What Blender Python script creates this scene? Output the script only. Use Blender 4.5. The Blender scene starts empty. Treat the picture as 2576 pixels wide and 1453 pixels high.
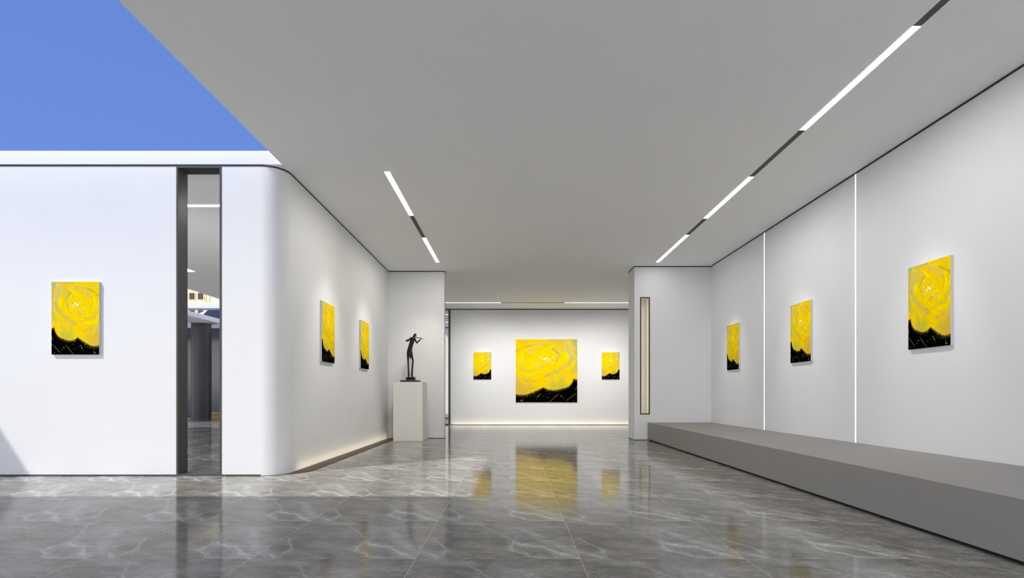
import bpy, bmesh, math
import numpy as np
from mathutils import Vector, Matrix

scene = bpy.context.scene
C = scene.collection
scene.view_settings.view_transform = 'Standard'
scene.view_settings.look = 'None'
scene.view_settings.exposure = 0.0
scene.view_settings.gamma = 1.0

# ------------------------------------------------------------------ main sizes
CAM_H = 1.2
ZC = 4.594            # ceiling underside
ROOF = 4.80           # roof top
YA = 8.176            # white wall under the open roof
XB = -3.394           # side wall after the rounded corner
XR = 5.258            # right wall
YPL = 15.17           # left partition
YPR = 14.60           # right partition
YBACK = 21.90         # back wall
TILE = 1.205

# ------------------------------------------------------------------ materials
def srgb(r, g, b):
    def f(c):
        c /= 255.0
        return c / 12.92 if c <= 0.04045 else ((c + 0.055) / 1.055) ** 2.4
    return (f(r), f(g), f(b), 1.0)

def new_mat(name):
    m = bpy.data.materials.new(name)
    m.use_nodes = True
    nt = m.node_tree
    b = nt.nodes['Principled BSDF']
    return m, nt, b

def paint(name, col, rough=0.6, var=0.03, scale=3.0, spec=0.3, metal=0.0, bump=0.0, bscale=220.0):
    """plain painted / coated surface with faint procedural variation"""
    m, nt, b = new_mat(name)
    N, L = nt.nodes, nt.links
    tc = N.new('ShaderNodeTexCoord')
    nz = N.new('ShaderNodeTexNoise'); nz.inputs['Scale'].default_value = scale
    nz.inputs['Detail'].default_value = 1
    L.new(tc.outputs['Object'], nz.inputs['Vector'])
    mx = N.new('ShaderNodeMix'); mx.data_type = 'RGBA'
    mx.inputs['A'].default_value = tuple(c * (1 - var) for c in col[:3]) + (1,)
    mx.inputs['B'].default_value = tuple(min(1, c * (1 + var)) for c in col[:3]) + (1,)
    L.new(nz.outputs['Fac'], mx.inputs['Factor'])
    L.new(mx.outputs['Result'], b.inputs['Base Color'])
    b.inputs['Roughness'].default_value = rough
    b.inputs['Metallic'].default_value = metal
    b.inputs['Specular IOR Level'].default_value = spec
    if bump:
        n2 = N.new('ShaderNodeTexNoise'); n2.inputs['Scale'].default_value = bscale
        L.new(tc.outputs['Object'], n2.inputs['Vector'])
        bp = N.new('ShaderNodeBump'); bp.inputs['Strength'].default_value = bump
        bp.inputs['Distance'].default_value = 0.002
        L.new(n2.outputs['Fac'], bp.inputs['Height'])
        L.new(bp.outputs['Normal'], b.inputs['Normal'])
    return m

def glow(name, col, strength):
    m, nt, b = new_mat(name)
    b.inputs['Base Color'].default_value = (0.9, 0.9, 0.9, 1)
    b.inputs['Emission Color'].default_value = col
    b.inputs['Emission Strength'].default_value = strength
    return m

def glass(name, refl=0.05, tint=(1, 1, 1, 1)):
    m, nt, b = new_mat(name)
    N, L = nt.nodes, nt.links
    N.remove(b)
    out = N['Material Output']
    tr = N.new('ShaderNodeBsdfTransparent'); tr.inputs['Color'].default_value = tint
    gl = N.new('ShaderNodeBsdfGlossy'); gl.inputs['Roughness'].default_value = 0.01
    lw = N.new('ShaderNodeLayerWeight'); lw.inputs['Blend'].default_value = 0.12
    mul = N.new('ShaderNodeMath'); mul.operation = 'MULTIPLY'; mul.inputs[1].default_value = refl * 10
    L.new(lw.outputs['Fresnel'], mul.inputs[0])
    mx = N.new('ShaderNodeMixShader')
    L.new(mul.outputs[0], mx.inputs['Fac'])
    L.new(tr.outputs[0], mx.inputs[1]); L.new(gl.outputs[0], mx.inputs[2])
    L.new(mx.outputs[0], out.inputs['Surface'])
    return m

def px_to_tile(u, v):
    """a point read off the floor, brought back to tile units"""
    y = 1220 + v / 2.576
    Y = 1390 * CAM_H / (y - 992)
    X = (1000 + u / 2.576 - 1288) * Y / 1390
    return ((X - 0.5) / TILE, (Y - 4.04) / TILE)

VEINS = [  # (polyline, width, strength)
    ([(540, 258), (640, 300), (752, 362)], 0.010, 0.55),
    ([(752, 362), (800, 380), (930, 402), (1060, 440), (1165, 473)], 0.030, 1.0),
    ([(752, 362), (735, 425), (815, 438), (845, 458), (975, 470)], 0.016, 0.9),
    ([(745, 358), (780, 325), (832, 290)], 0.009, 0.55),
    ([(800, 275), (930, 345), (1150, 440)], 0.11, 0.48),
    ([(1168, 335), (1200, 368), (1265, 388), (1335, 425), (1345, 472)], 0.009, 0.6),
    ([(1178, 432), (1260, 444), (1320, 472)], 0.030, 0.75),
    ([(430, 250), (530, 250)], 0.026, 0.45),
    ([(560, 300), (700, 318)], 0.045, 0.30),
    ([(640, 418), (735, 418)], 0.060, 0.28),
]

def marble(name):
    m, nt, b = new_mat(name)
    N, L = nt.nodes, nt.links
    def math_(op, a, b_=None, c=None, clamp=False):
        n = N.new('ShaderNodeMath'); n.operation = op; n.use_clamp = clamp
        for i, s in enumerate((a, b_, c)):
            if s is None: continue
            if isinstance(s, (int, float)): n.inputs[i].default_value = s
            else: L.new(s, n.inputs[i])
        return n.outputs[0]
    def vec(op, a, b_=None, scale=None):
        n = N.new('ShaderNodeVectorMath'); n.operation = op
        for i, s in enumerate((a, b_)):
            if s is None: continue
            if isinstance(s, tuple): n.inputs[i].default_value = s
            else: L.new(s, n.inputs[i])
        if scale is not None:
            if isinstance(scale, (int, float)): n.inputs['Scale'].default_value = scale
            else: L.new(scale, n.inputs['Scale'])
        return n.outputs['Value'] if op in ('DOT_PRODUCT', 'LENGTH') else n.outputs['Vector']
    def noise(v, scale, detail=5, rough=0.55, out='Fac'):
        n = N.new('ShaderNodeTexNoise'); n.noise_dimensions = '2D'
        n.inputs['Scale'].default_value = scale
        n.inputs['Detail'].default_value = detail
        n.inputs['Roughness'].default_value = rough
        L.new(v, n.inputs['Vector'])
        return n.outputs[out]
    geo = N.new('ShaderNodeNewGeometry')
    sp = N.new('ShaderNodeSeparateXYZ'); L.new(geo.outputs['Position'], sp.inputs[0])
    tx = math_('DIVIDE', math_('SUBTRACT', sp.outputs['X'], 0.5), TILE)
    ty = math_('DIVIDE', math_('SUBTRACT', sp.outputs['Y'], 4.04), TILE)
    fx = math_('FRACT', tx); fy = math_('FRACT', ty)
    cb = N.new('ShaderNodeCombineXYZ'); L.new(fx, cb.inputs[0]); L.new(fy, cb.inputs[1])
    P = cb.outputs[0]
    # jagged warp of the tile coordinate
    w1 = vec('SUBTRACT', noise(P, 6.0, 5, 0.72, 'Color'), (0.5, 0.5, 0.5))
    Pw = vec('ADD', P, vec('SCALE', w1, scale=0.10))
    Pw = vec('MULTIPLY', Pw, (1, 1, 0))
    total = None
    for pts, wid, stren in VEINS:
        # keep the polyline in one tile; wrap the second tile's part
        q = [px_to_tile(*p) for p in pts]
        ox = math.floor(sum(p[0] for p in q) / len(q)); oy = math.floor(sum(p[1] for p in q) / len(q))
        q = [(p[0] - ox, p[1] - oy) for p in q]
        dmin = None
        for a, c in zip(q[:-1], q[1:]):
            A = (a[0], a[1], 0.0); BA = (c[0] - a[0], c[1] - a[1], 0.0)
            l2 = BA[0] ** 2 + BA[1] ** 2
            pa = vec('SUBTRACT', Pw, A)
            h = math_('MULTIPLY', vec('DOT_PRODUCT', pa, BA), 1.0 / l2, clamp=True)
            bb = N.new('ShaderNodeVectorMath'); bb.operation = 'SCALE'
            bb.inputs[0].default_value = BA; L.new(h, bb.inputs['Scale'])
            d = vec('LENGTH', vec('SUBTRACT', pa, bb.outputs['Vector']))
            dmin = d if dmin is None else math_('MINIMUM', dmin, d)
        for wk, sk in ((0.9, stren), (3.4, stren * 0.42)):
            mr = N.new('ShaderNodeMapRange'); mr.interpolation_type = 'SMOOTHERSTEP'
            mr.inputs['From Min'].default_value = 0.0; mr.inputs['From Max'].default_value = wid * wk
            mr.inputs['To Min'].default_value = sk; mr.inputs['To Max'].default_value = 0.0
            L.new(dmin, mr.inputs['Value'])
            total = mr.outputs[0] if total is None else math_('MAXIMUM', total, mr.outputs[0])
    # breakup of the veins
    brk = math_('MULTIPLY_ADD', noise(vec('MULTIPLY', Pw, (9, 20, 1)), 1.6, 5, 0.7), 1.9, -0.22, clamp=True)
    veins = math_('MULTIPLY', math_('MULTIPLY', total, brk), math_('MULTIPLY_ADD', noise(P, 60, 3, 0.7), 1.5, 0.22), clamp=True)
    # fine random thin veins, drawn out along the tile
    cb2 = N.new('ShaderNodeCombineXYZ'); L.new(fx, cb2.inputs[1])
    st = vec('MULTIPLY', Pw, (1.4, 3.6, 1))
    r = noise(st, 1.9, 4, 0.6)
    ridge = math_('SUBTRACT', 1.0, math_('MULTIPLY', math_('ABSOLUTE', math_('SUBTRACT', r, 0.5)), 26.0), clamp=True)
    ridge = math_('MULTIPLY', ridge, 0.42)
    # mottling + grain
    mot = noise(vec('MULTIPLY', Pw, (2.0, 2.8, 1)), 2.1, 5, 0.68)
    streak = noise(vec('MULTIPLY', vec('ADD', Pw, vec('SCALE', cb2.outputs[0], scale=0.35)), (3.2, 11.0, 1)), 2.4, 4, 0.65)
    grain = noise(P, 130, 2, 0.6)
    speck = math_('MULTIPLY', math_('GREATER_THAN', grain, 0.62), math_('GREATER_THAN', mot, 0.5))
    f = math_('MULTIPLY_ADD', mot, 1.6, -0.54)
    f = math_('ADD', f, math_('MULTIPLY_ADD', streak, 0.55, -0.26))
    f = math_('ADD', f, math_('MULTIPLY_ADD', grain, 0.75, -0.37))
    f = math_('ADD', f, math_('MULTIPLY', speck, 0.35))
    f = math_('ADD', f, ridge, clamp=True)
    base = N.new('ShaderNodeMix'); base.data_type = 'RGBA'
    base.inputs['A'].default_value = FLOOR_DARK; base.inputs['B'].default_value = FLOOR_MID
    L.new(f, base.inputs['Factor'])
    v = N.new('ShaderNodeMix'); v.data_type = 'RGBA'
    L.new(base.outputs['Result'], v.inputs['A']); v.inputs['B'].default_value = FLOOR_VEIN
    L.new(veins, v.inputs['Factor'])
    # grout
    ex = math_('MINIMUM', fx, math_('SUBTRACT', 1.0, fx)); ey = math_('MINIMUM', fy, math_('SUBTRACT', 1.0, fy))
    gx = math_('LESS_THAN', ex, 0.0019); gy = math_('LESS_THAN', ey, 0.0013)
    gy = math_('MULTIPLY', gy, 0.45)
    g = math_('MAXIMUM', gx, gy)
    gm = N.new('ShaderNodeMix'); gm.data_type = 'RGBA'
    L.new(v.outputs['Result'], gm.inputs['A']); gm.inputs['B'].default_value = srgb(196, 190, 178)
    L.new(g, gm.inputs['Factor'])
    L.new(gm.outputs['Result'], b.inputs['Base Color'])
    b.inputs['Roughness'].default_value = 0.09
    b.inputs['IOR'].default_value = 1.135
    return m

FLOOR_DARK = srgb(114, 111, 104); FLOOR_MID = srgb(162, 159, 153); FLOOR_VEIN = srgb(210, 209, 208)

M = {}
M['white'] = paint('white_plaster', srgb(233, 234, 236), 0.75, 0.012, 1.5, 0.15)
M['warm_white'] = paint('warm_white_render', srgb(250, 247, 238), 0.8, 0.01, 1.5, 0.1)
M['ceiling'] = paint('ceiling_paint_with_glow', srgb(240, 240, 240), 0.85, 0.012, 0.6, 0.1)
_cb = M['ceiling'].node_tree.nodes['Principled BSDF']      # faint glow added to the paint to lift the ceiling
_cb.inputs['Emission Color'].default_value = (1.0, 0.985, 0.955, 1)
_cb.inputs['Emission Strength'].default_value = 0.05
M['trim'] = paint('dark_grey_trim', srgb(58, 60, 62), 0.5, 0.04, 6)
M['frame'] = paint('charcoal_frame', srgb(78, 77, 75), 0.45, 0.04, 8)
M['floor'] = marble('grey_veined_marble_tiles')
M['ledge'] = paint('warm_grey_platform', srgb(151, 148, 144), 0.55, 0.02, 2.0)
M['gap'] = paint('shaded_recess', srgb(28, 28, 29), 0.7, 0.05, 4)  # near-black colour carries the shade of the gap under the platform
M['channel'] = paint('dark_brown_channel', srgb(84, 74, 62), 0.6, 0.04, 8)
M['led'] = glow('white_led', (1.0, 0.985, 0.96, 1), 68.0)
M['led_warm'] = glow('warm_white_led', (1.0, 0.95, 0.86, 1), 66.0)
M['led_soft2'] = glow('softer_led', (1.0, 0.985, 0.96, 1), 24.0)
M['led_low'] = glow('dim_led', (1.0, 0.97, 0.92, 1), 2.0)
M['led_far'] = glow('bright_led', (1.0, 0.98, 0.95, 1), 60.0)
M['led_soft'] = glow('soft_led', (1.0, 0.98, 0.94, 1), 1.6)
M['track_dark'] = paint('dark_track_insert', srgb(92, 91, 87), 0.6, 0.03, 8)
M['pedestal'] = paint('off_white_pedestal', srgb(246, 243, 238), 0.6, 0.012, 2)
M['canvas_side'] = paint('white_canvas_edge', srgb(214, 213, 216), 0.8, 0.02, 30, 0.1)
M['bronze'] = paint('black_bronze', srgb(26, 24, 22), 0.38, 0.2, 25, 0.5, metal=0.35)
M['base_slab'] = paint('dark_grey_stone', srgb(78, 76, 73), 0.5, 0.06, 14)
M['niche'] = paint('beige_niche', srgb(212, 208, 200), 0.8, 0.02, 3)
M['cream'] = paint('cream_niche_side', srgb(243, 236, 220), 0.8, 0.02, 3)
M['column'] = paint('charcoal_column', srgb(66, 66, 68), 0.4, 0.05, 3)
M['dark_glass'] = paint('dark_glazing', srgb(44, 48, 58), 0.12, 0.06, 1.5, 0.5)
M['reflection_blue'] = paint('dark_blue_grey_reflection', srgb(62, 68, 92), 0.4, 0.05, 2)
M['sand'] = paint('sand_stone', srgb(215, 180, 135), 0.8, 0.05, 3)
M['sandstone'] = paint('yellow_stone_facade', srgb(255, 243, 198), 0.85, 0.05, 0.4)
M['sand_frame'] = paint('pale_window_frame', srgb(240, 212, 156), 0.7, 0.05, 2)
M['win_dark'] = paint('dark_window_pane', srgb(70, 72, 84), 0.2, 0.1, 1)
M['blue_roof'] = paint('dark_blue_roof', srgb(26, 34, 62), 0.5, 0.1, 1)
M['pale_wall'] = paint('pale_grey_render', srgb(190, 196, 205), 0.8, 0.04, 1)
M['ground'] = paint('pale_paving', srgb(236, 235, 232), 0.9, 0.06, 0.3)
M['glass'] = glass('clear_glass')

# ------------------------------------------------------------------ mesh helpers
def obj(name, bm, mat, parent=None, smooth=False):
    me = bpy.data.meshes.new(name)
    bmesh.ops.recalc_face_normals(bm, faces=bm.faces[:])
    bm.to_mesh(me); bm.free()
    mats = mat if isinstance(mat, (list, tuple)) else [mat]
    for k in mats: me.materials.append(k)
    if smooth:
        for p in me.polygons: p.use_smooth = True
    o = bpy.data.objects.new(name, me)
    C.objects.link(o)
    if parent is not None: o.parent = parent
    return o

def box(bm, x0, x1, y0, y1, z0, z1, mi=0):
    vs = [bm.verts.new(p) for p in ((x0, y0, z0), (x1, y0, z0), (x1, y1, z0), (x0, y1, z0),
                                    (x0, y0, z1), (x1, y0, z1), (x1, y1, z1), (x0, y1, z1))]
    for f in ((0, 3, 2, 1), (4, 5, 6, 7), (0, 1, 5, 4), (1, 2, 6, 5), (2, 3, 7, 6), (3, 0, 4, 7)):
        bm.faces.new([vs[i] for i in f]).material_index = mi

def boxes(*bs):
    bm = bmesh.new()
    for b in bs: box(bm, *b)
    return bm

def bevel_all(bm, w, seg=2):
    bmesh.ops.bevel(bm, geom=bm.edges[:], offset=w, segments=seg, affect='EDGES', profile=0.5)
    return bm

def prism(bm, pts, z0, z1):
    lo = [bm.verts.new((x, y, z0)) for x, y in pts]
    hi = [bm.verts.new((x, y, z1)) for x, y in pts]
    n = len(pts)
    bm.faces.new(lo[::-1]); bm.faces.new(hi)
    for i in range(n):
        j = (i + 1) % n
        bm.faces.new((lo[i], lo[j], hi[j], hi[i]))

def arc(cx, cy, rx, ry, a0, a1, n=48):
    return [(cx + rx * math.cos(math.radians(a0 + (a1 - a0) * i / n)),
             cy + ry * math.sin(math.radians(a0 + (a1 - a0) * i / n))) for i in range(n + 1)]

def ribbon(bm, inner, outer, z0, z1):
    """closed strip between two matching poly-lines"""
    n = len(inner)
    A = [bm.verts.new((*p, z0)) for p in inner]; B = [bm.verts.new((*p, z0)) for p in outer]
    A2 = [bm.verts.new((*p, z1)) for p in inner]; B2 = [bm.verts.new((*p, z1)) for p in outer]
    for i in range(n - 1):
        bm.faces.new((A[i], A[i + 1], B[i + 1], B[i])); bm.faces.new((A2[i], B2[i], B2[i + 1], A2[i + 1]))
        bm.faces.new((A[i], A2[i], A2[i + 1], A[i + 1])); bm.faces.new((B[i], B[i + 1], B2[i + 1], B2[i]))
    bm.faces.new((A[0], B[0], B2[0], A2[0])); bm.faces.new((A[-1], A2[-1], B2[-1], B[-1]))

def struct(name, bm, mat, parent=None, label=None):
    o = obj(name, bm, mat, parent)
    if parent is None: o['kind'] = 'structure'
    return o

def thing(name, label, cat, loc=(0, 0, 0), rotz=0, group=None):
    o = bpy.data.objects.new(name, None)
    C.objects.link(o); o.location = loc; o.rotation_euler = (0, 0, rotz)
    o.empty_display_size = 0.2
    o['label'] = label; o['category'] = cat
    if group: o['group'] = group
    return o

def tag(o, label, cat, group=None):
    o['label'] = label; o['category'] = cat
    if group: o['group'] = group
    return o

def dup(root, loc, rotz, label, group=None):
    r = root.copy(); C.objects.link(r)
    r.location = loc; r.rotation_euler = (0, 0, rotz); r['label'] = label
    if group: r['group'] = group
    for ch in list(root.children):
        c = ch.copy(); C.objects.link(c); c.parent = r
        for g in list(ch.children):
            d = g.copy(); C.objects.link(d); d.parent = c
    return r

# ------------------------------------------------------------------ setting: floor and ceiling
struct('floor', boxes((-16, 8, -3.4, 28.9, -0.05, 0)), M['floor'])
struct('ground', boxes((-160, 120, -60, 200, -0.12, -0.06)), M['ground'])

SKX0, SKY0 = -10.19, 3.81                     # the open part of the roof
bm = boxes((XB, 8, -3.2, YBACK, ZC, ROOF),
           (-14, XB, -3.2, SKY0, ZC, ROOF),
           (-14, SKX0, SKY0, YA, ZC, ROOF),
           (-16, XB, YA, 17.5, ZC, ROOF),  # left stretch unseen, added to keep sun off the side room floor
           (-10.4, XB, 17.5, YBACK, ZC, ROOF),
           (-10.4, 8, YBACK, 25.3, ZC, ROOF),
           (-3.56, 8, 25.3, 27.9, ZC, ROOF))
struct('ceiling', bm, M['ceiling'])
# white roof edge above the wall under the opening, and the free roof edge over the courtyard
struct('trim_1', boxes((SKX0, XB, YA - 0.012, YA + 0.002, ZC + 0.008, ROOF)), M['white'])
struct('trim_2', boxes((-40, -10.4, 21.7, 22.2, ZC, ROOF + 0.02)), M['white'])

# ------------------------------------------------------------------ walls
CX, CY, RAD = -3.720, 8.502, 0.326
WX0, WX1 = -4.964, -4.297                     # tall opening in the white wall
bm = boxes((-14, WX0, YA, YA + 0.22, 0, ZC))
outer = arc(CX, CY, RAD, RAD, -90, 0)
inner = arc(CX, CY, RAD - 0.22, RAD - 0.22, 0, -90)
prism(bm, [(WX1, YA)] + outer + [(XB, YPL), (XB - 0.22, YPL)] + inner + [(WX1, YA + 0.22)], 0, ZC)
box(bm, WX0, WX1, YA, YA + 0.22, 4.575, ZC)
struct('wall_left', bm, M['white'])
struct('wall_right', boxes((XR, XR + 0.2, -3.2, YBACK, 0, ZC)), M['white'])
struct('wall_back', boxes((-2.44, XR, YBACK, YBACK + 0.2, 0, ZC)), M['white'])
struct('wall_centre_left', boxes((XB - 0.22, -1.855, YPL, YPL + 0.2, 0, ZC)), M['white'])
struct('wall_courtyard', boxes((-8.6, 1.0, 27.9, 28.1, 0, ROOF)), M['warm_white'])
struct('trim_8', boxes((-8.6, 1.0, 27.88, 27.9, ZC - 0.035, ZC)), M['trim'])
struct('baseboard_courtyard', boxes((-8.6, 1.0, 27.88, 27.9, 0, 0.03)), M['trim'])
# right partition with the slot
NX0, NX1, NZ0, NZ1 = 3.382, 3.645, 0.675, 3.775
PX0 = 3.237
bm = boxes((PX0, NX0, YPR, YPR + 0.75, 0, ZC), (NX1, XR, YPR, YPR + 0.75, 0, ZC),
           (NX0, NX1, YPR, YPR + 0.75, 0, NZ0), (NX0, NX1, YPR, YPR + 0.75, NZ1, ZC),
           (NX0, NX1, YPR + 0.36, YPR + 0.75, NZ0, NZ1))
struct('wall_centre_right', bm, M['white'])

# dark strips standing in for the shadow gap along the ceiling
T0, T1, TP = ZC - 0.024, ZC, 0.006
bm = bmesh.new()
path_in = [(-14, YA), (WX0, YA), (WX1, YA)] + arc(CX, CY, RAD, RAD, -90, 0) + [(XB, YPL)]
path_out = [(-14, YA - TP), (WX0, YA - TP), (WX1, YA - TP)] + arc(CX, CY, RAD + TP, RAD + TP, -90, 0) + [(XB + TP, YPL)]
ribbon(bm, path_in, path_out, ZC - 0.020, ZC + 0.004)
struct('shadow_gap_strip_3', bm, M['trim'])
struct('shadow_gap_strip_4', boxes((XB, -1.855 + TP, YPL - TP, YPL, T0, T1), (-1.855, -1.855 + TP, YPL, YPL + 0.2, T0, T1)), M['trim'])
struct('shadow_gap_strip_5', boxes((XR - TP, XR, -3.2, YPR, T0, T1)), M['trim'])
struct('shadow_gap_strip_6', boxes((PX0 - TP, XR - TP, YPR - TP, YPR, T0, T1), (PX0 - TP, PX0, YPR, YPR + 0.75, T0, T1)), M['trim'])
struct('shadow_gap_strip_7', boxes((-2.44, XR, YBACK - TP, YBACK, T0 - 0.01, T1)), M['trim'])
# dark line at the floor
struct('baseboard_left', boxes((-14, WX0, YA - 0.008, YA, 0, 0.018), (WX1, CX, YA - 0.008, YA, 0, 0.018)), M['trim'])
struct('baseboard_centre_left', boxes((-2.3, -1.855 + 0.005, YPL - 0.006, YPL, 0, 0.014), (-1.855, -1.849, YPL, YPL + 0.2, 0, 0.014)), M['trim'])
struct('foot_shadow_centre_right', boxes((PX0 - 0.006, 3.58, YPR - 0.006, YPR, 0, 0.014), (PX0 - 0.006, PX0, YPR, YPR + 0.75, 0, 0.014)), M['trim'])  # thin dark strip painted in for the shadow along the partition's foot
struct('baseboard_back', boxes((-2.44, XR, YBACK - 0.008, YBACK, 0, 0.016)), M['trim'])

# ------------------------------------------------------------------ windows
# 1: the tall opening in the white wall
def frame_bm(x0, x1, y0, y1, z0, z1, t):
    return boxes((x0, x0 + t, y0, y1, z0, z1), (x1 - t, x1, y0, y1, z0, z1),
                 (x0 + t, x1 - t, y0, y1, z1 - t, z1), (x0 + t, x1 - t, y0, y1, z0, z0 + t))
w1 = struct('window_1', frame_bm(WX0, WX1, YA - 0.008, YA + 0.235, 0, 4.575, 0.026), M['frame'])
obj('pane', boxes((WX0 + 0.026, WX1 - 0.026, YA + 0.215, YA + 0.221, 0.026, 4.549)), M['glass'], w1)
# 2: the slot in the right partition
w2 = struct('window_2', frame_bm(NX0, NX1, YPR - 0.006, YPR + 0.02, NZ0, NZ1, 0.032), M['frame'])
obj('reveal', boxes((NX0, NX0 + 0.006, YPR + 0.02, YPR + 0.355, NZ0, NZ1), (NX1 - 0.006, NX1, YPR + 0.02, YPR + 0.355, NZ0, NZ1),
                    (NX0 + .006, NX1 - .006, YPR + 0.02, YPR + 0.355, NZ0, NZ0 + .006), (NX0 + .006, NX1 - .006, YPR + 0.02, YPR + 0.355, NZ1 - .006, NZ1)), M['cream'], w2)
obj('niche_back', boxes((NX0, NX1, YPR + 0.35, YPR + 0.36, NZ0, NZ1)), M['niche'], w2)
# 3: glazed opening left of the back wall
fx = [-8.9, -6.7, -4.6, -2.44]
bm = bmesh.new()
for x in fx: box(bm, x - 0.08, x, YBACK - 0.03, YBACK + 0.07, 0, ZC)
box(bm, fx[0], fx[-1] - 0.08, YBACK - 0.03, YBACK + 0.07, 0, 0.05)
box(bm, fx[0], fx[-1] - 0.08, YBACK - 0.03, YBACK + 0.07, ZC - 0.05, ZC)
w3 = struct('window_3', bm, M['frame'])
for a, b in zip(fx[:-1], fx[1:]):
    obj('pane', boxes((a, b - 0.08, YBACK + 0.015, YBACK + 0.022, 0.05, ZC - 0.05)), M['glass'], w3)

# ------------------------------------------------------------------ light lines
def track(name, label, x0, x1, segs, along='y', led='led', group='broken light lines in the ceilings'):
    """segs: (start, end, lit) along y (or x)"""
    s0, s1 = segs[0][0], segs[-1][1]
    t = thing(name, label, 'light', ((x0 + x1) / 2, (s0 + s1) / 2, ZC) if along == 'y' else ((s0 + s1) / 2, (x0 + x1) / 2, ZC), 0, group)
    ox, oy = t.location.x, t.location.y
    def B(a0, a1, b0, b1, z0, z1):   # a across, b along
        if along == 'y': return (a0 - ox, a1 - ox, b0 - oy, b1 - oy, z0, z1)
        return (b0 - ox, b1 - ox, a0 - oy, a1 - oy, z0, z1)
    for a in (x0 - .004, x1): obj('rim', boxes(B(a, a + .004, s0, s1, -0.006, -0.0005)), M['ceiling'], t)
    for a, b, lit in segs:
        if lit: obj('light_diffuser', boxes(B(x0, x1, a, b, -0.005, -0.0005)), M[lit if isinstance(lit, str) else led], t)
        else: obj('dark_insert', boxes(B(x0, x1, a, b, -0.004, -0.0005)), M['track_dark'], t)
    return t
track('linear_ceiling_light', 'long broken ceiling light line running above the grey platform, along the right wall', 3.685, 3.765,
      [(-0.4, 1.6, True), (1.6, 5.09, False), (5.09, 7.085, True), (7.085, 8.61, False), (8.61, 10.64, True), (10.64, 11.76, False), (11.76, 14.15, 'led_soft2')])
track('linear_ceiling_light', 'short ceiling light line with two lit lengths, left of the room above the statue', -1.945, -1.865,
      [(8.44, 10.46, True), (10.46, 11.96, False), (11.96, 14.15, True)], led='led_warm')
track('linear_ceiling_light', 'thin crosswise ceiling light line just in front of the back wall', 20.33, 20.45,
      [(-6.0, -0.41, True), (-0.41, 1.94, False), (1.94, 4.9, True)], along='x', led='led_low')
track('linear_ceiling_light', 'crosswise ceiling light line seen through the tall opening in the white wall', 9.87, 9.97,
      [(-7.5, -3.9, True)], along='x', led='led_far')
track('linear_ceiling_light', 'small lit ceiling slot low behind the tall opening in the white wall', -9.05, -8.75,
      [(14.9, 15.25, True)], led='led_far')
track('linear_ceiling_light', 'nearer of the two ceiling light lines seen through the glazing beside the back wall', 23.35, 23.47,
      [(-8.0, -1.0, True)], along='x', led='led_low')
track('linear_ceiling_light', 'farther of the two ceiling light lines seen through the glazing beside the back wall', 25.85, 25.97,
      [(-3.5, -0.5, True)], along='x', led='led_low')

def wall_strip(y, label):
    t = thing('vertical_wall_light', label, 'light', (XR, y, 0.46), 0, 'vertical light strips on the right wall')
    obj('light_diffuser', boxes((-0.004, -0.0005, -0.014, 0.014, 0.006, ZC - 0.024 - 0.46)), M['led_soft'], t)
    for a in (-0.018, 0.0142): obj('channel', boxes((-0.003, -0.0005, a, a + 0.0038, 0.006, ZC - 0.024 - 0.46)), M['canvas_side'], t)
wall_strip(8.45, 'white vertical light strip on the right wall, between the nearest and the middle painting')
wall_strip(11.51, 'white vertical light strip on the right wall, between the middle and the farthest painting')

# dark channel in the floor along the side wall
bm = bmesh.new()
inn = arc(CX, CY, RAD, RAD, -90, 0, 40) + [(XB, YPL)]
out = arc(CX, 8.80, 0.60, 0.624, -90, 0, 40) + [(XB + 0.275, YPL)]
ribbon(bm, inn, out, 0.0005, 0.004)
tag(obj('floor_light_channel', bm, M['channel']), 'dark brown floor channel curving along the foot of the left side wall', 'light channel')

# ------------------------------------------------------------------ grey platform
bx0 = 3.583
p = thing('display_platform', 'long low grey platform running along the foot of the right wall', 'platform', ((bx0 + XR) / 2, 5, 0))
cx_ = (bx0 + XR) / 2
bm = boxes((bx0 - cx_, XR - cx_ - 0.001, -8.1, YPR - 5 - 0.001, 0.03, 0.465))
obj('platform_body', bm, M['ledge'], p)
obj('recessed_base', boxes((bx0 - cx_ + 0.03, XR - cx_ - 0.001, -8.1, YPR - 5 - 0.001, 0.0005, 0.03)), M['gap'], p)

# ------------------------------------------------------------------ paintings
def value_noise(x, y, seed):
    xi = np.floor(x).astype(np.int64); yi = np.floor(y).astype(np.int64)
    xf = x - xi; yf = y - yi
    def h(a, b):
        n = (a * 374761393 + b * 668265263 + seed * 974711) & 0x7fffffff
        n = ((n ^ (n >> 13)) * 1274126177) & 0x7fffffff
        return ((n ^ (n >> 16)) & 0xffff) / 65535.0
    u = xf * xf * (3 - 2 * xf); v = yf * yf * (3 - 2 * yf)
    return (h(xi, yi) * (1 - u) + h(xi + 1, yi) * u) * (1 - v) + (h(xi, yi + 1) * (1 - u) + h(xi + 1, yi + 1) * u) * v

def fbm(x, y, seed, oct_=4):
    s = 0; a = 0.5; t = 0
    for k in range(oct_):
        s = s + a * value_noise(x * 2 ** k, y * 2 ** k, seed + k * 17); t += a; a *= 0.55
    return s / t

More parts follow.
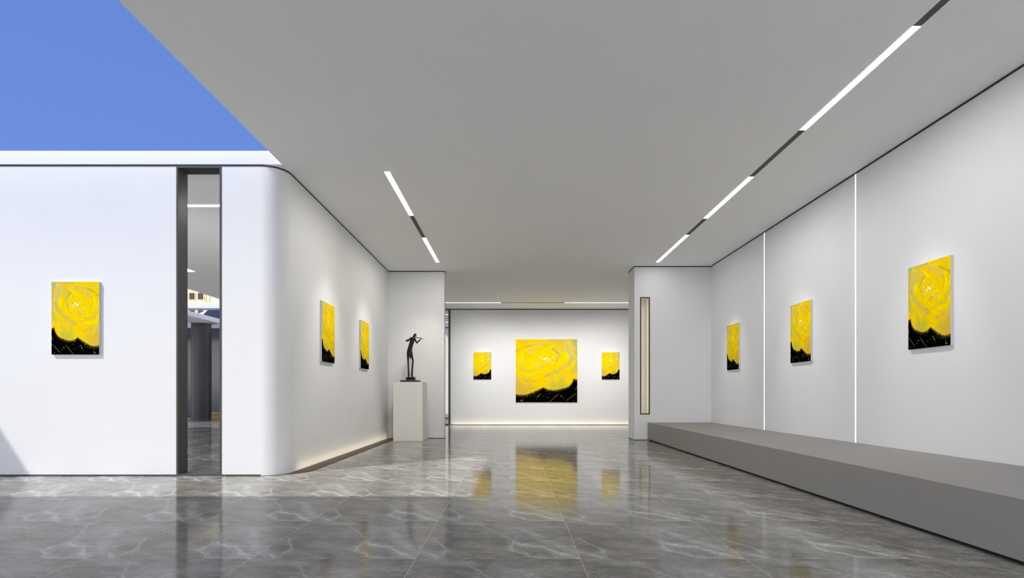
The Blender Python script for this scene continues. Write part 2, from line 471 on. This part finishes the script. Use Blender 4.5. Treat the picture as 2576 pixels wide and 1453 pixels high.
def canvas_colours(nu, nv, mirror):
    u, v = np.meshgrid((np.arange(nu) + 0.5) / nu, (np.arange(nv) + 0.5) / nv)   # v down
    if mirror: u = 1 - u
    def S(*c): return np.array(srgb(*c)[:3])
    def sm(a, b, x): t = np.clip((x - a) / (b - a), 0, 1); return t * t * (3 - 2 * t)
    col = np.zeros(u.shape + (3,)) + S(244, 210, 0)
    def lay(c, a):
        nonlocal col
        col = col * (1 - a[..., None]) + S(*c) * a[..., None]
    # swirl coordinates around the heart of the bloom
    dx = (u - 0.56) * 0.78; dy = (v - 0.33) * 1.0
    r = np.sqrt(dx * dx + dy * dy) + 1e-4; th = np.arctan2(dy, dx)
    wob = (fbm(u * 5, v * 7, 3) - 0.5) * 0.16
    rr = r + wob
    sw = th + 5.0 * rr
    n1 = fbm(rr * 13, np.cos(sw) * 2.2 + np.sin(sw) * 1.3 + 7, 11)
    n2 = fbm(rr * 20 + 4, np.sin(th) * 2.6 + 3, 23)
    n3 = fbm(u * 26, v * 34, 31)
    lay((255, 196, 8), sm(0.52, 0.66, n2) * 0.75)
    lay((208, 192, 66), sm(0.55, 0.63, n1) * 0.6)
    lay((252, 222, 10), sm(0.56, 0.66, fbm(rr * 16 + 9, np.cos(th + 3 * rr) * 2.4 + 5, 47)) * 0.8)
    # strokes of the petals
    def stroke(pts, wd, c, al, rag=0.5):
        d = np.full(u.shape, 9.0)
        uu = u * 0.66; wu = (fbm(u * 12, v * 16, 19, 5) - 0.5) * 0.05
        for (a0, b0), (a1, b1) in zip(pts[:-1], pts[1:]):
            x0, x1 = a0 * 0.66, a1 * 0.66
            l2 = (x1 - x0) ** 2 + (b1 - b0) ** 2 + 1e-9
            t = np.clip(((uu - x0) * (x1 - x0) + (v - b0) * (b1 - b0)) / l2, 0, 1)
            d = np.minimum(d, np.hypot(uu - x0 - t * (x1 - x0), v - b0 - t * (b1 - b0)))
        lay(c, sm(1.25, 0.35, (d + wu * min(1, wd / 0.03)) / wd) * al * 0.85 * np.clip(1 - rag + rag * 1.8 * n3, 0, 1))
    stroke([(-.02, -.02), (.06, .05), (.02, .16), (-.02, .22)], .05, (164, 178, 128), .9)
    stroke([(.10, .0), (.25, .03), (.45, .015)], .030, (198, 186, 96), .85)
    stroke([(.17, .07), (.13, .18), (.10, .26), (.09, .33), (.12, .39)], .030, (184, 190, 138), .95, .3)
    stroke([(.0, .42), (.05, .47), (.10, .54)], .03, (196, 186, 66), .8)
    stroke([(.54, .085), (.665, .08), (.75, .12), (.775, .17), (.75, .20)], .030, (206, 192, 92), .95, .3)
    stroke([(.75, .095), (.83, .12), (.93, .16), (1.0, .195)], .015, (188, 172, 62), .95, .3)
    stroke([(.66, .075), (.76, .09), (.9, .15)], .005, (170, 150, 50), .45)
    stroke([(.41, .15), (.33, .195), (.295, .25), (.31, .305), (.345, .345)], .016, (192, 178, 84), .95, .3)
    stroke([(.40, .165), (.345, .215), (.33, .27), (.35, .34), (.37, .42)], .006, (186, 146, 16), .6)
    stroke([(.07, .305), (.16, .40), (.27, .475), (.37, .53), (.475, .575)], .036, (206, 186, 74), .95, .3)
    stroke([(.36, .46), (.50, .575), (.58, .635), (.69, .665), (.83, .66), (.95, .61), (1.0, .55)], .007, (220, 172, 0), .7, .2)
    stroke([(.56, .55), (.70, .585), (.80, .62)], .018, (246, 190, 10), .7)
    stroke([(.83, .20), (.92, .225), (1.0, .29)], .006, (206, 172, 20), .6)
    stroke([(.60, .48), (.74, .495), (.86, .47), (.91, .40)], .007, (226, 184, 8), .6)
    stroke([(.61, .45), (.69, .39), (.73, .385)], .014, (212, 190, 96), .8)
    stroke([(.84, .21), (.87, .27), (.84, .32)], .018, (218, 188, 40), .7)
    stroke([(1.0, .58), (.97, .66), (.93, .72)], .028, (202, 198, 112), .9, .3)
    stroke([(.75, .0), (.85, .04), (.95, .09)], .008, (168, 188, 124), .9, .3)
    stroke([(.02, .17), (.07, .12), (.10, .08)], .018, (255, 190, 0), .9, .3)
    stroke([(.04, .27), (.07, .20), (.11, .13)], .014, (255, 196, 0), .9, .3)
    lay((172, 178, 118), sm(0.06, 0.0, u) * sm(0.65, 0.4, v) * 0.6)
    # lower lobes
    lay((196, 190, 62), sm(0.15, 0.04, np.sqrt(((u - 0.32) * 0.62) ** 2 + (v - 0.73) ** 2)) * 0.85)
    lay((214, 178, 62), sm(0.22, 0.05, np.sqrt(((u - 0.92) * 0.72) ** 2 + (v - 0.79) ** 2)) * 0.85)
    lay((250, 208, 6), sm(0.10, 0.02, np.abs(v - 0.63 - (u - 0.3) * 0.1)) * sm(0.35, 0.6, fbm(u * 9, v * 9, 77)) * 0.7)
    # bright heart
    heart = np.exp(-(((u - 0.47) / 0.10) ** 2 + ((v - 0.315) / 0.075) ** 2))
    lay((255, 232, 130), heart * sm(0.52, 0.7, fbm(u * 60, v * 80, 91, 2)) * 0.9)
    lay((176, 130, 10), heart * sm(0.60, 0.72, fbm(u * 55, v * 70, 95, 2)) * 0.7)
    lay((250, 246, 250), sm(1.2, 0.7, np.sqrt(((u - 0.525) / 0.035) ** 2 + (((v - 0.313) - (u - 0.525) * 0.5) / 0.014) ** 2)))
        # dark ground with the scalloped edge
    bu = [0, .03, .06, .07, .09, .14, .2, .3, .4, .48, .53, .55, .6, .7, .8, .87, .94, 1]
    bv = [.638, .636, .622, .66, .70, .745, .772, .797, .81, .795, .772, .762, .785, .832, .868, .884, .882, .868]
    line = np.interp(u, bu, bv) + (n3 - 0.5) * 0.012
    lay((70, 46, 20), sm(-0.012, 0.014, v - line))
    lay((4, 4, 4), sm(0.004, 0.045, v - line + (fbm(u * 18, v * 24, 63) - 0.5) * 0.03))
    rng = np.random.RandomState(5)
    for k in range(46):
        pu, pv = rng.rand(), 0.55 + 0.44 * rng.rand()
        s = 0.0035 + 0.0035 * rng.rand() ** 2
        lay((236, 222, 120), np.exp(-(((u - pu) / (s * 1.25)) ** 2 + ((v - pv) / (s * 0.85)) ** 2)) * (0.3 + 0.5 * rng.rand()))
    for pu, pv, ln, sl in ((0.02, 0.86, 0.16, 0.72), (0.3, 0.87, 0.17, 0.8), (0.63, 0.87, 0.04, 2.2), (0.74, 0.86, 0.03, 2.0), (0.88, 0.93, 0.05, 1.5)):
        a = np.exp(-(((v - pv) - (u - pu) * sl) / 0.0045) ** 2) * (u > pu) * (u < pu + ln)
        lay((150, 140, 110), a * 0.5)
    return np.clip(col, 0, 1)

def canvas_mat():
    m, nt, b = new_mat('painted_canvas')
    N, L = nt.nodes, nt.links
    at = N.new('ShaderNodeVertexColor'); at.layer_name = 'paint'
    L.new(at.outputs['Color'], b.inputs['Base Color'])
    b.inputs['Roughness'].default_value = 0.55
    b.inputs['Specular IOR Level'].default_value = 0.0
    return m
M['canvas'] = canvas_mat()

def canvas_mesh(w, h, nu, nv, mirror):
    """front face looks along -y, centred on x, hung between z=-h/2 and h/2"""
    col = canvas_colours(nu, nv, mirror)
    verts = [((i / nu - 0.5) * w, 0.0, (0.5 - j / nv) * h) for j in range(nv + 1) for i in range(nu + 1)]
    faces = []; cols = []
    for j in range(nv):
        for i in range(nu):
            a = j * (nu + 1) + i
            faces.append((a, a + nu + 1, a + nu + 2, a + 1)); cols.append(col[j, i])
    me = bpy.data.meshes.new('painted_face')
    me.from_pydata(verts, [], faces)
    at = me.color_attributes.new('paint', 'FLOAT_COLOR', 'CORNER')
    arr = np.ones((len(faces), 4, 4), dtype=np.float32)
    arr[:, :, :3] = np.array(cols)[:, None, :]
    at.data.foreach_set('color', arr.ravel())
    me.materials.append(M['canvas'])
    return me

TH = 0.036
def painting(w, h, nu, nv, mirror, loc, rotz, label, group=None):
    t = thing('painting', label, 'painting', loc, rotz, group)   # base on the wall, front towards local -y
    f = bpy.data.objects.new('painted_face', canvas_mesh(w, h, nu, nv, mirror))
    C.objects.link(f); f.parent = t; f.location = (0, -TH, 0)
    obj('stretcher_edge', bevel_all(boxes((-w / 2, w / 2, -TH + 0.0006, -0.0005, -h / 2, h / 2)), 0.0004, 1), M['canvas_side'], t)
    return t
PW, PH, PZ = 0.702, 1.072, 2.326
g1 = 'small yellow and black canvases'
p0 = painting(PW, PH, 118, 180, False, (-6.433, YA, PZ), 0, 'small yellow bloom painting alone on the sunlit wall left of the tall opening', 'small yellow paintings')
for y, lab in ((10.11, 'nearer small yellow painting on the left side wall, closer to the rounded corner'),
               (12.615, 'farther small yellow painting on the left side wall, closer to the statue')):
    dup(p0, (XB, y, PZ), math.radians(90), lab)
for y, lab in ((6.93, 'nearest and largest looking yellow painting on the right wall above the platform'),
               (10.01, 'yellow painting on the right wall between the two vertical light strips'),
               (13.07, 'farthest yellow painting on the right wall, beyond both vertical light strips')):
    dup(p0, (XR, y, PZ), math.radians(-90), lab)
pm = painting(PW, PH, 80, 120, True, (-1.175, YBACK, 2.343), 0, 'small yellow painting on the back wall, left of the big square one', 'small yellow paintings')
dup(pm, (3.905, YBACK, 2.343), 0, 'small yellow painting on the back wall, right of the big square one')
painting(2.43, 2.49, 170, 174, True, (1.366, YBACK, 2.144), 0, 'big square yellow and black painting in the middle of the back wall')

# ------------------------------------------------------------------ pedestal and statue
ped = thing('pedestal', 'plain off-white box pedestal under the violinist statue', 'pedestal', (-2.69, 14.62, 0))
obj('pedestal_body', bevel_all(boxes((-0.379, 0.379, -0.355, 0.37, 0.001, 1.525)), 0.004), M['pedestal'], ped)

S = 0.001083
ST_Y = 14.58
def P3(u, v, d=0.0):
    """figure sketch coordinates -> metres around the statue base (d: depth, + away)"""
    return Vector(((u - 320) * S, d, 0.052 + (1305 - v) * S))

def tube(bm, pts, n=14, flat=1.0):
    """pts: (u, v, depth, r) with round ends"""
    P = [(P3(u, v, d), r * S) for u, v, d, r in pts]
    rings = []
    def ring(c, d, r):
        side = d.cross(Vector((0, 1, 0)))
        if side.length < 0.15: side = d.cross(Vector((0, 0, 1)))
        side.normalize(); up = side.cross(d).normalized()
        return [bm.verts.new(c + side * (r * math.cos(2 * math.pi * k / n)) + up * (r * flat * math.sin(2 * math.pi * k / n))) for k in range(n)]
    for i, (c, r) in enumerate(P):
        a = P[max(i - 1, 0)][0]; b = P[min(i + 1, len(P) - 1)][0]
        d = (b - a).normalized()
        if i == 0:
            rings.append(ring(c - d * r * 0.8, d, r * 0.35)); rings.append(ring(c - d * r * 0.5, d, r * 0.8))
        rings.append(ring(c, d, r))
        if i == len(P) - 1:
            rings.append(ring(c + d * r * 0.5, d, r * 0.8)); rings.append(ring(c + d * r * 0.8, d, r * 0.35))
    for A, B in zip(rings[:-1], rings[1:]):
        for k in range(n): bm.faces.new((A[k], A[(k + 1) % n], B[(k + 1) % n], B[k]))
    bm.faces.new(rings[0][::-1]); bm.faces.new(rings[-1])

def ellipsoid(bm, c, rx, ry, rz, tilt=0.0):
    m = Matrix.Translation(c) @ Matrix.Rotation(tilt, 4, 'Y') @ Matrix.Diagonal((rx, ry, rz, 1))
    bmesh.ops.create_uvsphere(bm, u_segments=20, v_segments=12, radius=1.0, matrix=m)

bm = bmesh.new()
# legs in narrow trousers, flaring at the hem
tube(bm, [(266, 600, 0, 40), (258, 690, 0, 33), (256, 770, 0, 25), (259, 860, 0.0, 20), (265, 980, 0.0, 19), (270, 1100, 0, 21), (273, 1192, 0, 23)])
tube(bm, [(314, 590, 0, 44), (334, 670, -.005, 38), (356, 745, -.015, 28), (383, 828, -.03, 20), (372, 900, -.02, 20), (362, 1000, -.005, 21), (354, 1100, 0, 22), (349, 1192, 0, 23)])
# shoes
tube(bm, [(270, 1214, .02, 19), (272, 1216, -.03, 19), (276, 1220, -.08, 13)], flat=0.8)
tube(bm, [(348, 1212, .02, 19), (365, 1214, -.02, 18), (388, 1220, -.05, 13)], flat=0.8)
# coat: leaning trunk
tube(bm, [(384, 272, 0, 36), (372, 305, 0, 50), (357, 350, 0, 54), (336, 415, 0, 52), (316, 480, 0, 52), (300, 550, 0, 57), (294, 615, 0, 60), (290, 640, 0, 54)], n=20, flat=0.72)
# coat tails
tube(bm, [(265, 640, .0, 36), (248, 720, .01, 22), (236, 772, .01, 6)], flat=0.9)
tube(bm, [(318, 590, -.03, 34), (318, 660, -.045, 33), (317, 720, -.045, 27), (315, 784, -.04, 6)], flat=0.6)
# shoulders
tube(bm, [(332, 290, 0, 24), (375, 272, 0, 28), (415, 292, 0, 22)], flat=0.9)
# neck and head
tube(bm, [(392, 270, 0, 18), (403, 238, 0, 16)])
ellipsoid(bm, P3(424, 205, -.004), 0.037, 0.040, 0.049, math.radians(38))
ellipsoid(bm, P3(398, 222, -.004), 0.020, 0.026, 0.030, math.radians(20))
ellipsoid(bm, P3(412, 240, -.012), 0.016, 0.020, 0.016)                       # chin
ellipsoid(bm, P3(432, 226, -.042), 0.007, 0.010, 0.012)                       # nose
ellipsoid(bm, P3(450, 200, -.020), 0.005, 0.008, 0.010)
# bowing arm: back to the elbow, forward to the hand
tube(bm, [(338, 285, 0, 24), (290, 310, -.02, 20), (222, 346, -.05, 19)])
tube(bm, [(222, 348, -.05, 19), (270, 350, -.09, 18), (312, 334, -.12, 15), (332, 316, -.13, 13)])
ellipsoid(bm, P3(346, 300, -.135), 0.021, 0.018, 0.024)
for k in range(4):
    tube(bm, [(352 + 3 * k, 292 + 6 * k, -.142, 6), (366 + 3 * k, 298 + 6 * k, -.160, 5), (368 + 3 * k, 308 + 6 * k, -.148, 4.5)], n=8)
tube(bm, [(338, 290, -.14, 6), (326, 270, -.145, 5), (322, 256, -.14, 4)], n=8)
ellipsoid(bm, P3(356, 272, -.05), 0.034, 0.030, 0.020)                        # raised collar
# fingering arm
tube(bm, [(416, 294, 0, 23), (445, 345, -.03, 20), (482, 402, -.07, 17)])
tube(bm, [(482, 402, -.07, 17), (520, 368, -.09, 17), (556, 338, -.10, 18)])
tube(bm, [(556, 338, -.10, 12), (574, 314, -.10, 11)])
ellipsoid(bm, P3(580, 303, -.10), 0.016, 0.014, 0.018)
for k in range(4):
    tube(bm, [(576 + 6 * k, 300 - 1 * k, -.105, 5), (580 + 6 * k, 284, -.098, 4.5), (582 + 6 * k, 284 + k, -.085, 4)], n=8)
tube(bm, [(574, 306, -.095, 5), (564, 292, -.082, 4)], n=8)
figure_raw = obj('raw_figure', bm, M['bronze'])
rm = figure_raw.modifiers.new('Remesh', 'REMESH'); rm.mode = 'VOXEL'; rm.voxel_size = 0.0036
sm_ = figure_raw.modifiers.new('Smooth', 'SMOOTH'); sm_.iterations = 6; sm_.factor = 0.5
dg = bpy.context.evaluated_depsgraph_get()
fig_mesh = bpy.data.meshes.new_from_object(figure_raw.evaluated_get(dg))
bpy.data.objects.remove(figure_raw, do_unlink=True)
for pl in fig_mesh.polygons: pl.use_smooth = True
if not fig_mesh.materials: fig_mesh.materials.append(M['bronze'])

statue = thing('statue', 'thin black bronze statue of a violinist in a tailcoat on the white pedestal', 'statue', (-2.675, ST_Y, 1.5255))
fig = bpy.data.objects.new('figure', fig_mesh); C.objects.link(fig); fig.parent = statue
obj('stone_slab', bevel_all(boxes((-0.232, 0.226, -0.225, 0.235, 0.0, 0.052)), 0.003), M['base_slab'], statue)['label'] = 'dark grey square stone slab'
bm = bmesh.new()
prof = [(0.0, .052), (.134, .052), (.136, .060), (.126, .068), (.122, .074), (.122, .098), (.127, .106), (.136, .112), (.136, .119), (.122, .126), (.104, .133), (.098, .139), (0.0, .139)]
nseg = 32; prev = None
for r, z in prof:
    cur = [bm.verts.new((r * math.cos(2 * math.pi * k / nseg), r * math.sin(2 * math.pi * k / nseg), z)) for k in range(nseg)] if r > 0 else [bm.verts.new((0, 0, z))]
    if prev:
        for k in range(nseg):
            a, b2 = prev[k % len(prev)], prev[(k + 1) % len(prev)]
            c, d = cur[k % len(cur)], cur[(k + 1) % len(cur)]
            vs = []
            for q in (a, b2, d, c):
                if q not in vs: vs.append(q)
            bm.faces.new(vs)
    prev = cur
obj('moulded_base', bm, M['bronze'], statue)
# violin: flat bouts in the plane of the strings and the depth
va, vb = P3(418, 256, -.05), P3(640, 304, -.105)
ax = (vb - va).normalized(); dep = (Vector((0, 1, 0)) - ax * ax.y).normalized(); nor = ax.cross(dep)
LV = (vb - va).length
bm = bmesh.new()
half = [(0, .018), (.012, .034), (.035, .042), (.062, .034), (.078, .025), (.092, .027), (.112, .034), (.128, .028), (.136, .010)]
ol = [(t, w) for t, w in half] + [(t, -w) for t, w in half[::-1]]
lo = [bm.verts.new(va + ax * t + dep * w - nor * .008) for t, w in ol]
hi = [bm.verts.new(va + ax * t + dep * w + nor * .008) for t, w in ol]
bm.faces.new(lo); bm.faces.new(hi[::-1])
for i in range(len(ol)):
    j = (i + 1) % len(ol); bm.faces.new((lo[i], lo[j], hi[j], hi[i]))
violin = obj('violin', bm, M['bronze'], statue)
def bar(bm, a, b, r0, r1, n=10):
    d = (b - a).normalized(); s = d.cross(Vector((0.3, 0.9, 0.2))).normalized(); t = s.cross(d)
    A = [bm.verts.new(a + (s * math.cos(2 * math.pi * k / n) + t * math.sin(2 * math.pi * k / n)) * r0) for k in range(n)]
    B = [bm.verts.new(b + (s * math.cos(2 * math.pi * k / n) + t * math.sin(2 * math.pi * k / n)) * r1) for k in range(n)]
    for k in range(n): bm.faces.new((A[k], A[(k + 1) % n], B[(k + 1) % n], B[k]))
    bm.faces.new(A[::-1]); bm.faces.new(B)
bm = bmesh.new()
bar(bm, va + ax * .11, vb - ax * .01, .008, .006); ellipsoid(bm, vb - ax * .004, .011, .010, .008)
obj('violin_neck', bm, M['bronze'], violin)
bm = bmesh.new()
bar(bm, P3(338, 312, -.15), P3(494, 227, -.05), .0035, .0025)
obj('bow', bm, M['bronze'], statue)

# ------------------------------------------------------------------ beyond the tall opening
cy_ = 26.5
cl = thing('column', 'round charcoal column seen through the tall opening in the white wall', 'column', (-14.9, cy_, 0))
bm = bmesh.new()
prism(bm, arc(0, 0, 0.435, 0.435, 0, 354.375, 63), 0.0, ZC)
obj('column_shaft', bm, M['column'], cl)
cn = thing('canopy', 'pale flat canopy roof resting on the round charcoal column', 'canopy', (-20, 25, 0))
obj('canopy_slab', boxes((-14, 6.1, -2.79, 3.6, ZC, ROOF)), M['white'], cn)
gw = thing('glazed_facade', 'dark glazed facade behind the round charcoal column', 'facade', (-18, 28.3, 0))
obj('glass_panel', boxes((-8, 9, 0.0, 0.05, 0.08, ZC - 0.001)), M['dark_glass'], gw)
for x in (-6.5, -4, -1.5, 0.98, 3.4, 5.9, 8.5):
    obj('mullion', boxes((x, x + 0.07, -0.05, 0.0, 0.08, ZC - 0.001)), M['frame'], gw)
obj('bottom_rail', boxes((-8, 9, -0.06, 0.06, 0.0, 0.08)), M['frame'], gw)
obj('reflection_band', boxes((-8, 9, -0.05, 0.06, ZC - 0.32, ZC - 0.001)), M['reflection_blue'], gw)  # bluish band painted in for the reflection along the glazing's top
sb = thing('stone_bench', 'low sand-coloured bench at the foot of the dark facade, right of the column', 'bench', (-13.9, 27.8, 0))
obj('bench_seat', bevel_all(boxes((-1.6, 1.6, -0.25, 0.25, 0.2, 0.34)), 0.01), M['sand'], sb)
obj('bench_base', bevel_all(boxes((-1.5, 1.5, -0.18, 0.2, 0.0, 0.2)), 0.01), M['sand'], sb)

# stone building far off
FB_Y = 100.0
fb = thing('office_building', 'distant yellow stone building with square windows above the courtyard roof edge', 'building', (-64, FB_Y, 0))
obj('facade', boxes((-12, 10.8, 0, 12, -0.06, 27)), M['sandstone'], fb)
xs = [7.70 - 1.545 * k for k in range(0, 11)]
first = None
for zi in range(9):
    z = 16.15 - 3.02 * 4 + 3.02 * zi
    for x in xs:
        if first is None:
            fr = frame_bm(-0.66, 0.66, -0.12, 0.0, -0.75, 0.75, 0.17)
            first = obj('window', fr, M['sand_frame'], fb)
            obj('pane', boxes((-0.51, 0.51, -0.06, -0.01, -0.58, 0.58)), M['win_dark'], first)
            first.location = (x, 0, z + 2.82)
        else:
            o = first.copy(); C.objects.link(o); o.parent = fb; o.location = (x, 0, z + 2.82)
            q = first.children[0].copy(); C.objects.link(q); q.parent = o
for x in (8.5, 9.2):
    obj('pilaster', boxes((x, x + 0.14, -0.16, 0, -0.06, 26.5)), M['sand_frame'], fb)
for zi in range(9):
    obj('string_course', boxes((-12, 8.6, -0.18, 0, 16.15 - 3.02 * 4 + 3.02 * zi + 1.15, 16.15 - 3.02 * 4 + 3.02 * zi + 1.45)), M['sand_frame'], fb)
hb = thing('house', 'dark blue roofed building with a pale hip seen under the courtyard roof edge', 'building', (-28, 52, 0))
obj('walls', boxes((-1.0, 14, 0.2, 8, -0.06, 8.19)), M['pale_wall'], hb)
HV = [(-1.2, -0.5, 8.2), (14, -0.5, 8.2), (14, 8.5, 8.2), (-7.6, 8.5, 9.6), (-2.8, 4, 9.8), (14, 4, 9.8)]
bm = bmesh.new()
v = [bm.verts.new(q) for q in HV]
for f in ((0, 1, 5, 4), (2, 4, 5), (2, 3, 4), (1, 2, 5)): bm.faces.new([v[i] for i in f])
obj('roof', bm, M['blue_roof'], hb)
bm = bmesh.new()
v = [bm.verts.new(q) for q in HV]
bm.faces.new((v[0], v[4], v[3])); bm.faces.new((v[3], v[2], v[0])); bm.faces.new((v[2], v[1], v[0]))
bmesh.ops.delete(bm, geom=[v[5]], context='VERTS')
obj('hip', bm, M['pale_wall'], hb)['label'] = 'pale hip of the roof'

# ------------------------------------------------------------------ light
w = bpy.data.worlds.new('sky'); scene.world = w; w.use_nodes = True
N, L = w.node_tree.nodes, w.node_tree.links
bg = N['Background']
tc = N.new('ShaderNodeTexCoord'); sp = N.new('ShaderNodeSeparateXYZ')
L.new(tc.outputs['Generated'], sp.inputs[0])
cr = N.new('ShaderNodeValToRGB')
e = cr.color_ramp.elements
e[0].position = 0.0; e[0].color = (0.42, 0.44, 0.46, 1)
e[1].position = 1.0; e[1].color = (0.5, 0.5, 0.52, 1)
def el(pz, c):
    n = e.new(pz); n.color = c
el(0.49, (0.45, 0.47, 0.50, 1)); el(0.51, (4.2, 4.2, 4.15, 1))
el(0.58, (1.7, 1.7, 1.68, 1)); el(0.63, srgb(116, 150, 226)); el(0.67, srgb(108, 143, 222)); el(0.80, srgb(100, 136, 214))
mr = N.new('ShaderNodeMath'); mr.operation = 'MULTIPLY_ADD'; mr.inputs[1].default_value = 0.5; mr.inputs[2].default_value = 0.5
L.new(sp.outputs['Z'], mr.inputs[0]); L.new(mr.outputs[0], cr.inputs[0])
L.new(cr.outputs[0], bg.inputs['Color'])
bg.inputs['Strength'].default_value = 1.0

def lamp(name, kind, loc, energy, col=(1, 1, 1), aim=None, **kw):
    d = bpy.data.lights.new(name, kind); d.energy = energy; d.color = col
    for k, v_ in kw.items(): setattr(d, k, v_)
    o = bpy.data.objects.new(name, d); C.objects.link(o); o.location = loc
    if aim is not None:
        o.rotation_euler = (Vector(aim) - Vector(loc)).to_track_quat('-Z', 'Y').to_euler()
    return o
sun_dir = Vector((0.638, 0.568, -1.0))
lamp('sun', 'SUN', (-8, 0, 14), 3.25, (1.0, 0.98, 0.93), aim=Vector((-8, 0, 14)) + sun_dir, angle=math.radians(0.8))

SP = 95
def spot(loc, aim, e=SP, size=42, col=(1.0, 0.99, 0.97), blend=1.0, r=0.05):
    lamp('accent_and_fill_spot', 'SPOT', loc, e, col, aim, spot_size=math.radians(size), spot_blend=blend, shadow_soft_size=r)
for y in (6.93, 10.01, 13.07): spot((3.72, y, ZC - 0.03), (XR, y, 1.75))
for y in (10.11, 12.615): spot((-1.905, y, ZC - 0.03), (XB, y, 1.6), e=150, size=56, col=(1, .96, .9))
for x in (-1.175, 3.905): spot((x, 20.3, ZC - 0.03), (x, YBACK, 1.9), e=85)
for x in (-1.2, 0.5, 2.2, 3.9): spot((x, 19.0, ZC - 0.03), (x, YBACK, 1.3), e=370, size=100, col=(1, .965, .91), r=0.15)  # added wide fill spots, only there to brighten the back wall
spot((-1.9, 13.2, ZC - 0.03), (-2.5, YPL, 2.3), col=(1, .92, .8), e=110)
# added unseen fill lamps, lifting the ceilings, the side room and the canopy soffit
lamp('added_fill', 'SPOT', (0.8, -9.0, 0.7), 250, (1, .975, .94), (0.8, 16, 4.4), spot_size=math.radians(110), spot_blend=1.0, shadow_soft_size=0.6)
lamp('added_fill', 'SPOT', (-6.6, 8.9, 0.3), 300, (1, .98, .95), (-9.0, 15.0, 4.6), spot_size=math.radians(120), spot_blend=1.0, shadow_soft_size=0.2)
lamp('added_fill', 'SPOT', (-15.4, 27.3, 0.25), 220, (.95, .97, 1), (-15.0, 25.2, 4.6), spot_size=math.radians(130), spot_blend=1.0, shadow_soft_size=0.05)
# warm glow from the floor channels: strips turned to the wall
def strip(loc, rot, sx, sy, e, col):
    o = lamp('cove_and_fill_strip', 'AREA', loc, e, col, None, shape='RECTANGLE', size=sx, size_y=sy)
    o.rotation_euler = rot
strip((XB + 0.12, 11.85, 0.03), (0, math.radians(112), 0), 0.04, 6.3, 2.6, (1.0, .84, .55))
strip((1.4, YBACK - 0.11, 0.03), (math.radians(112), 0, 0), 7.5, 0.04, 3.0, (1.0, .86, .6))
# added lamp on the slot's hidden side, brightening its back and reveal
strip((NX0 + 0.012, YPR + 0.19, 2.22), (0, math.radians(-90), 0), 3.0, 0.2, 2.0, (1.0, .97, .9))

# ------------------------------------------------------------------ camera
cd = bpy.data.cameras.new('camera'); cam = bpy.data.objects.new('camera', cd); C.objects.link(cam)
cam.location = (0, 0, CAM_H); cam.rotation_euler = (math.radians(90), 0, 0)
cd.sensor_width = 36; cd.lens = 36 * 1390 / 2576; cd.shift_y = (992 - 726.5) / 2576
cd.clip_start = 0.05; cd.clip_end = 500
scene.camera = cam

# keep the full-size render quick
cy = scene.cycles
cy.max_bounces = 6; cy.diffuse_bounces = 4; cy.glossy_bounces = 3; cy.transmission_bounces = 2; cy.transparent_max_bounces = 6
cy.caustics_reflective = False; cy.caustics_refractive = False
cy.use_adaptive_sampling = True; cy.adaptive_threshold = 0.08; cy.adaptive_min_samples = 16
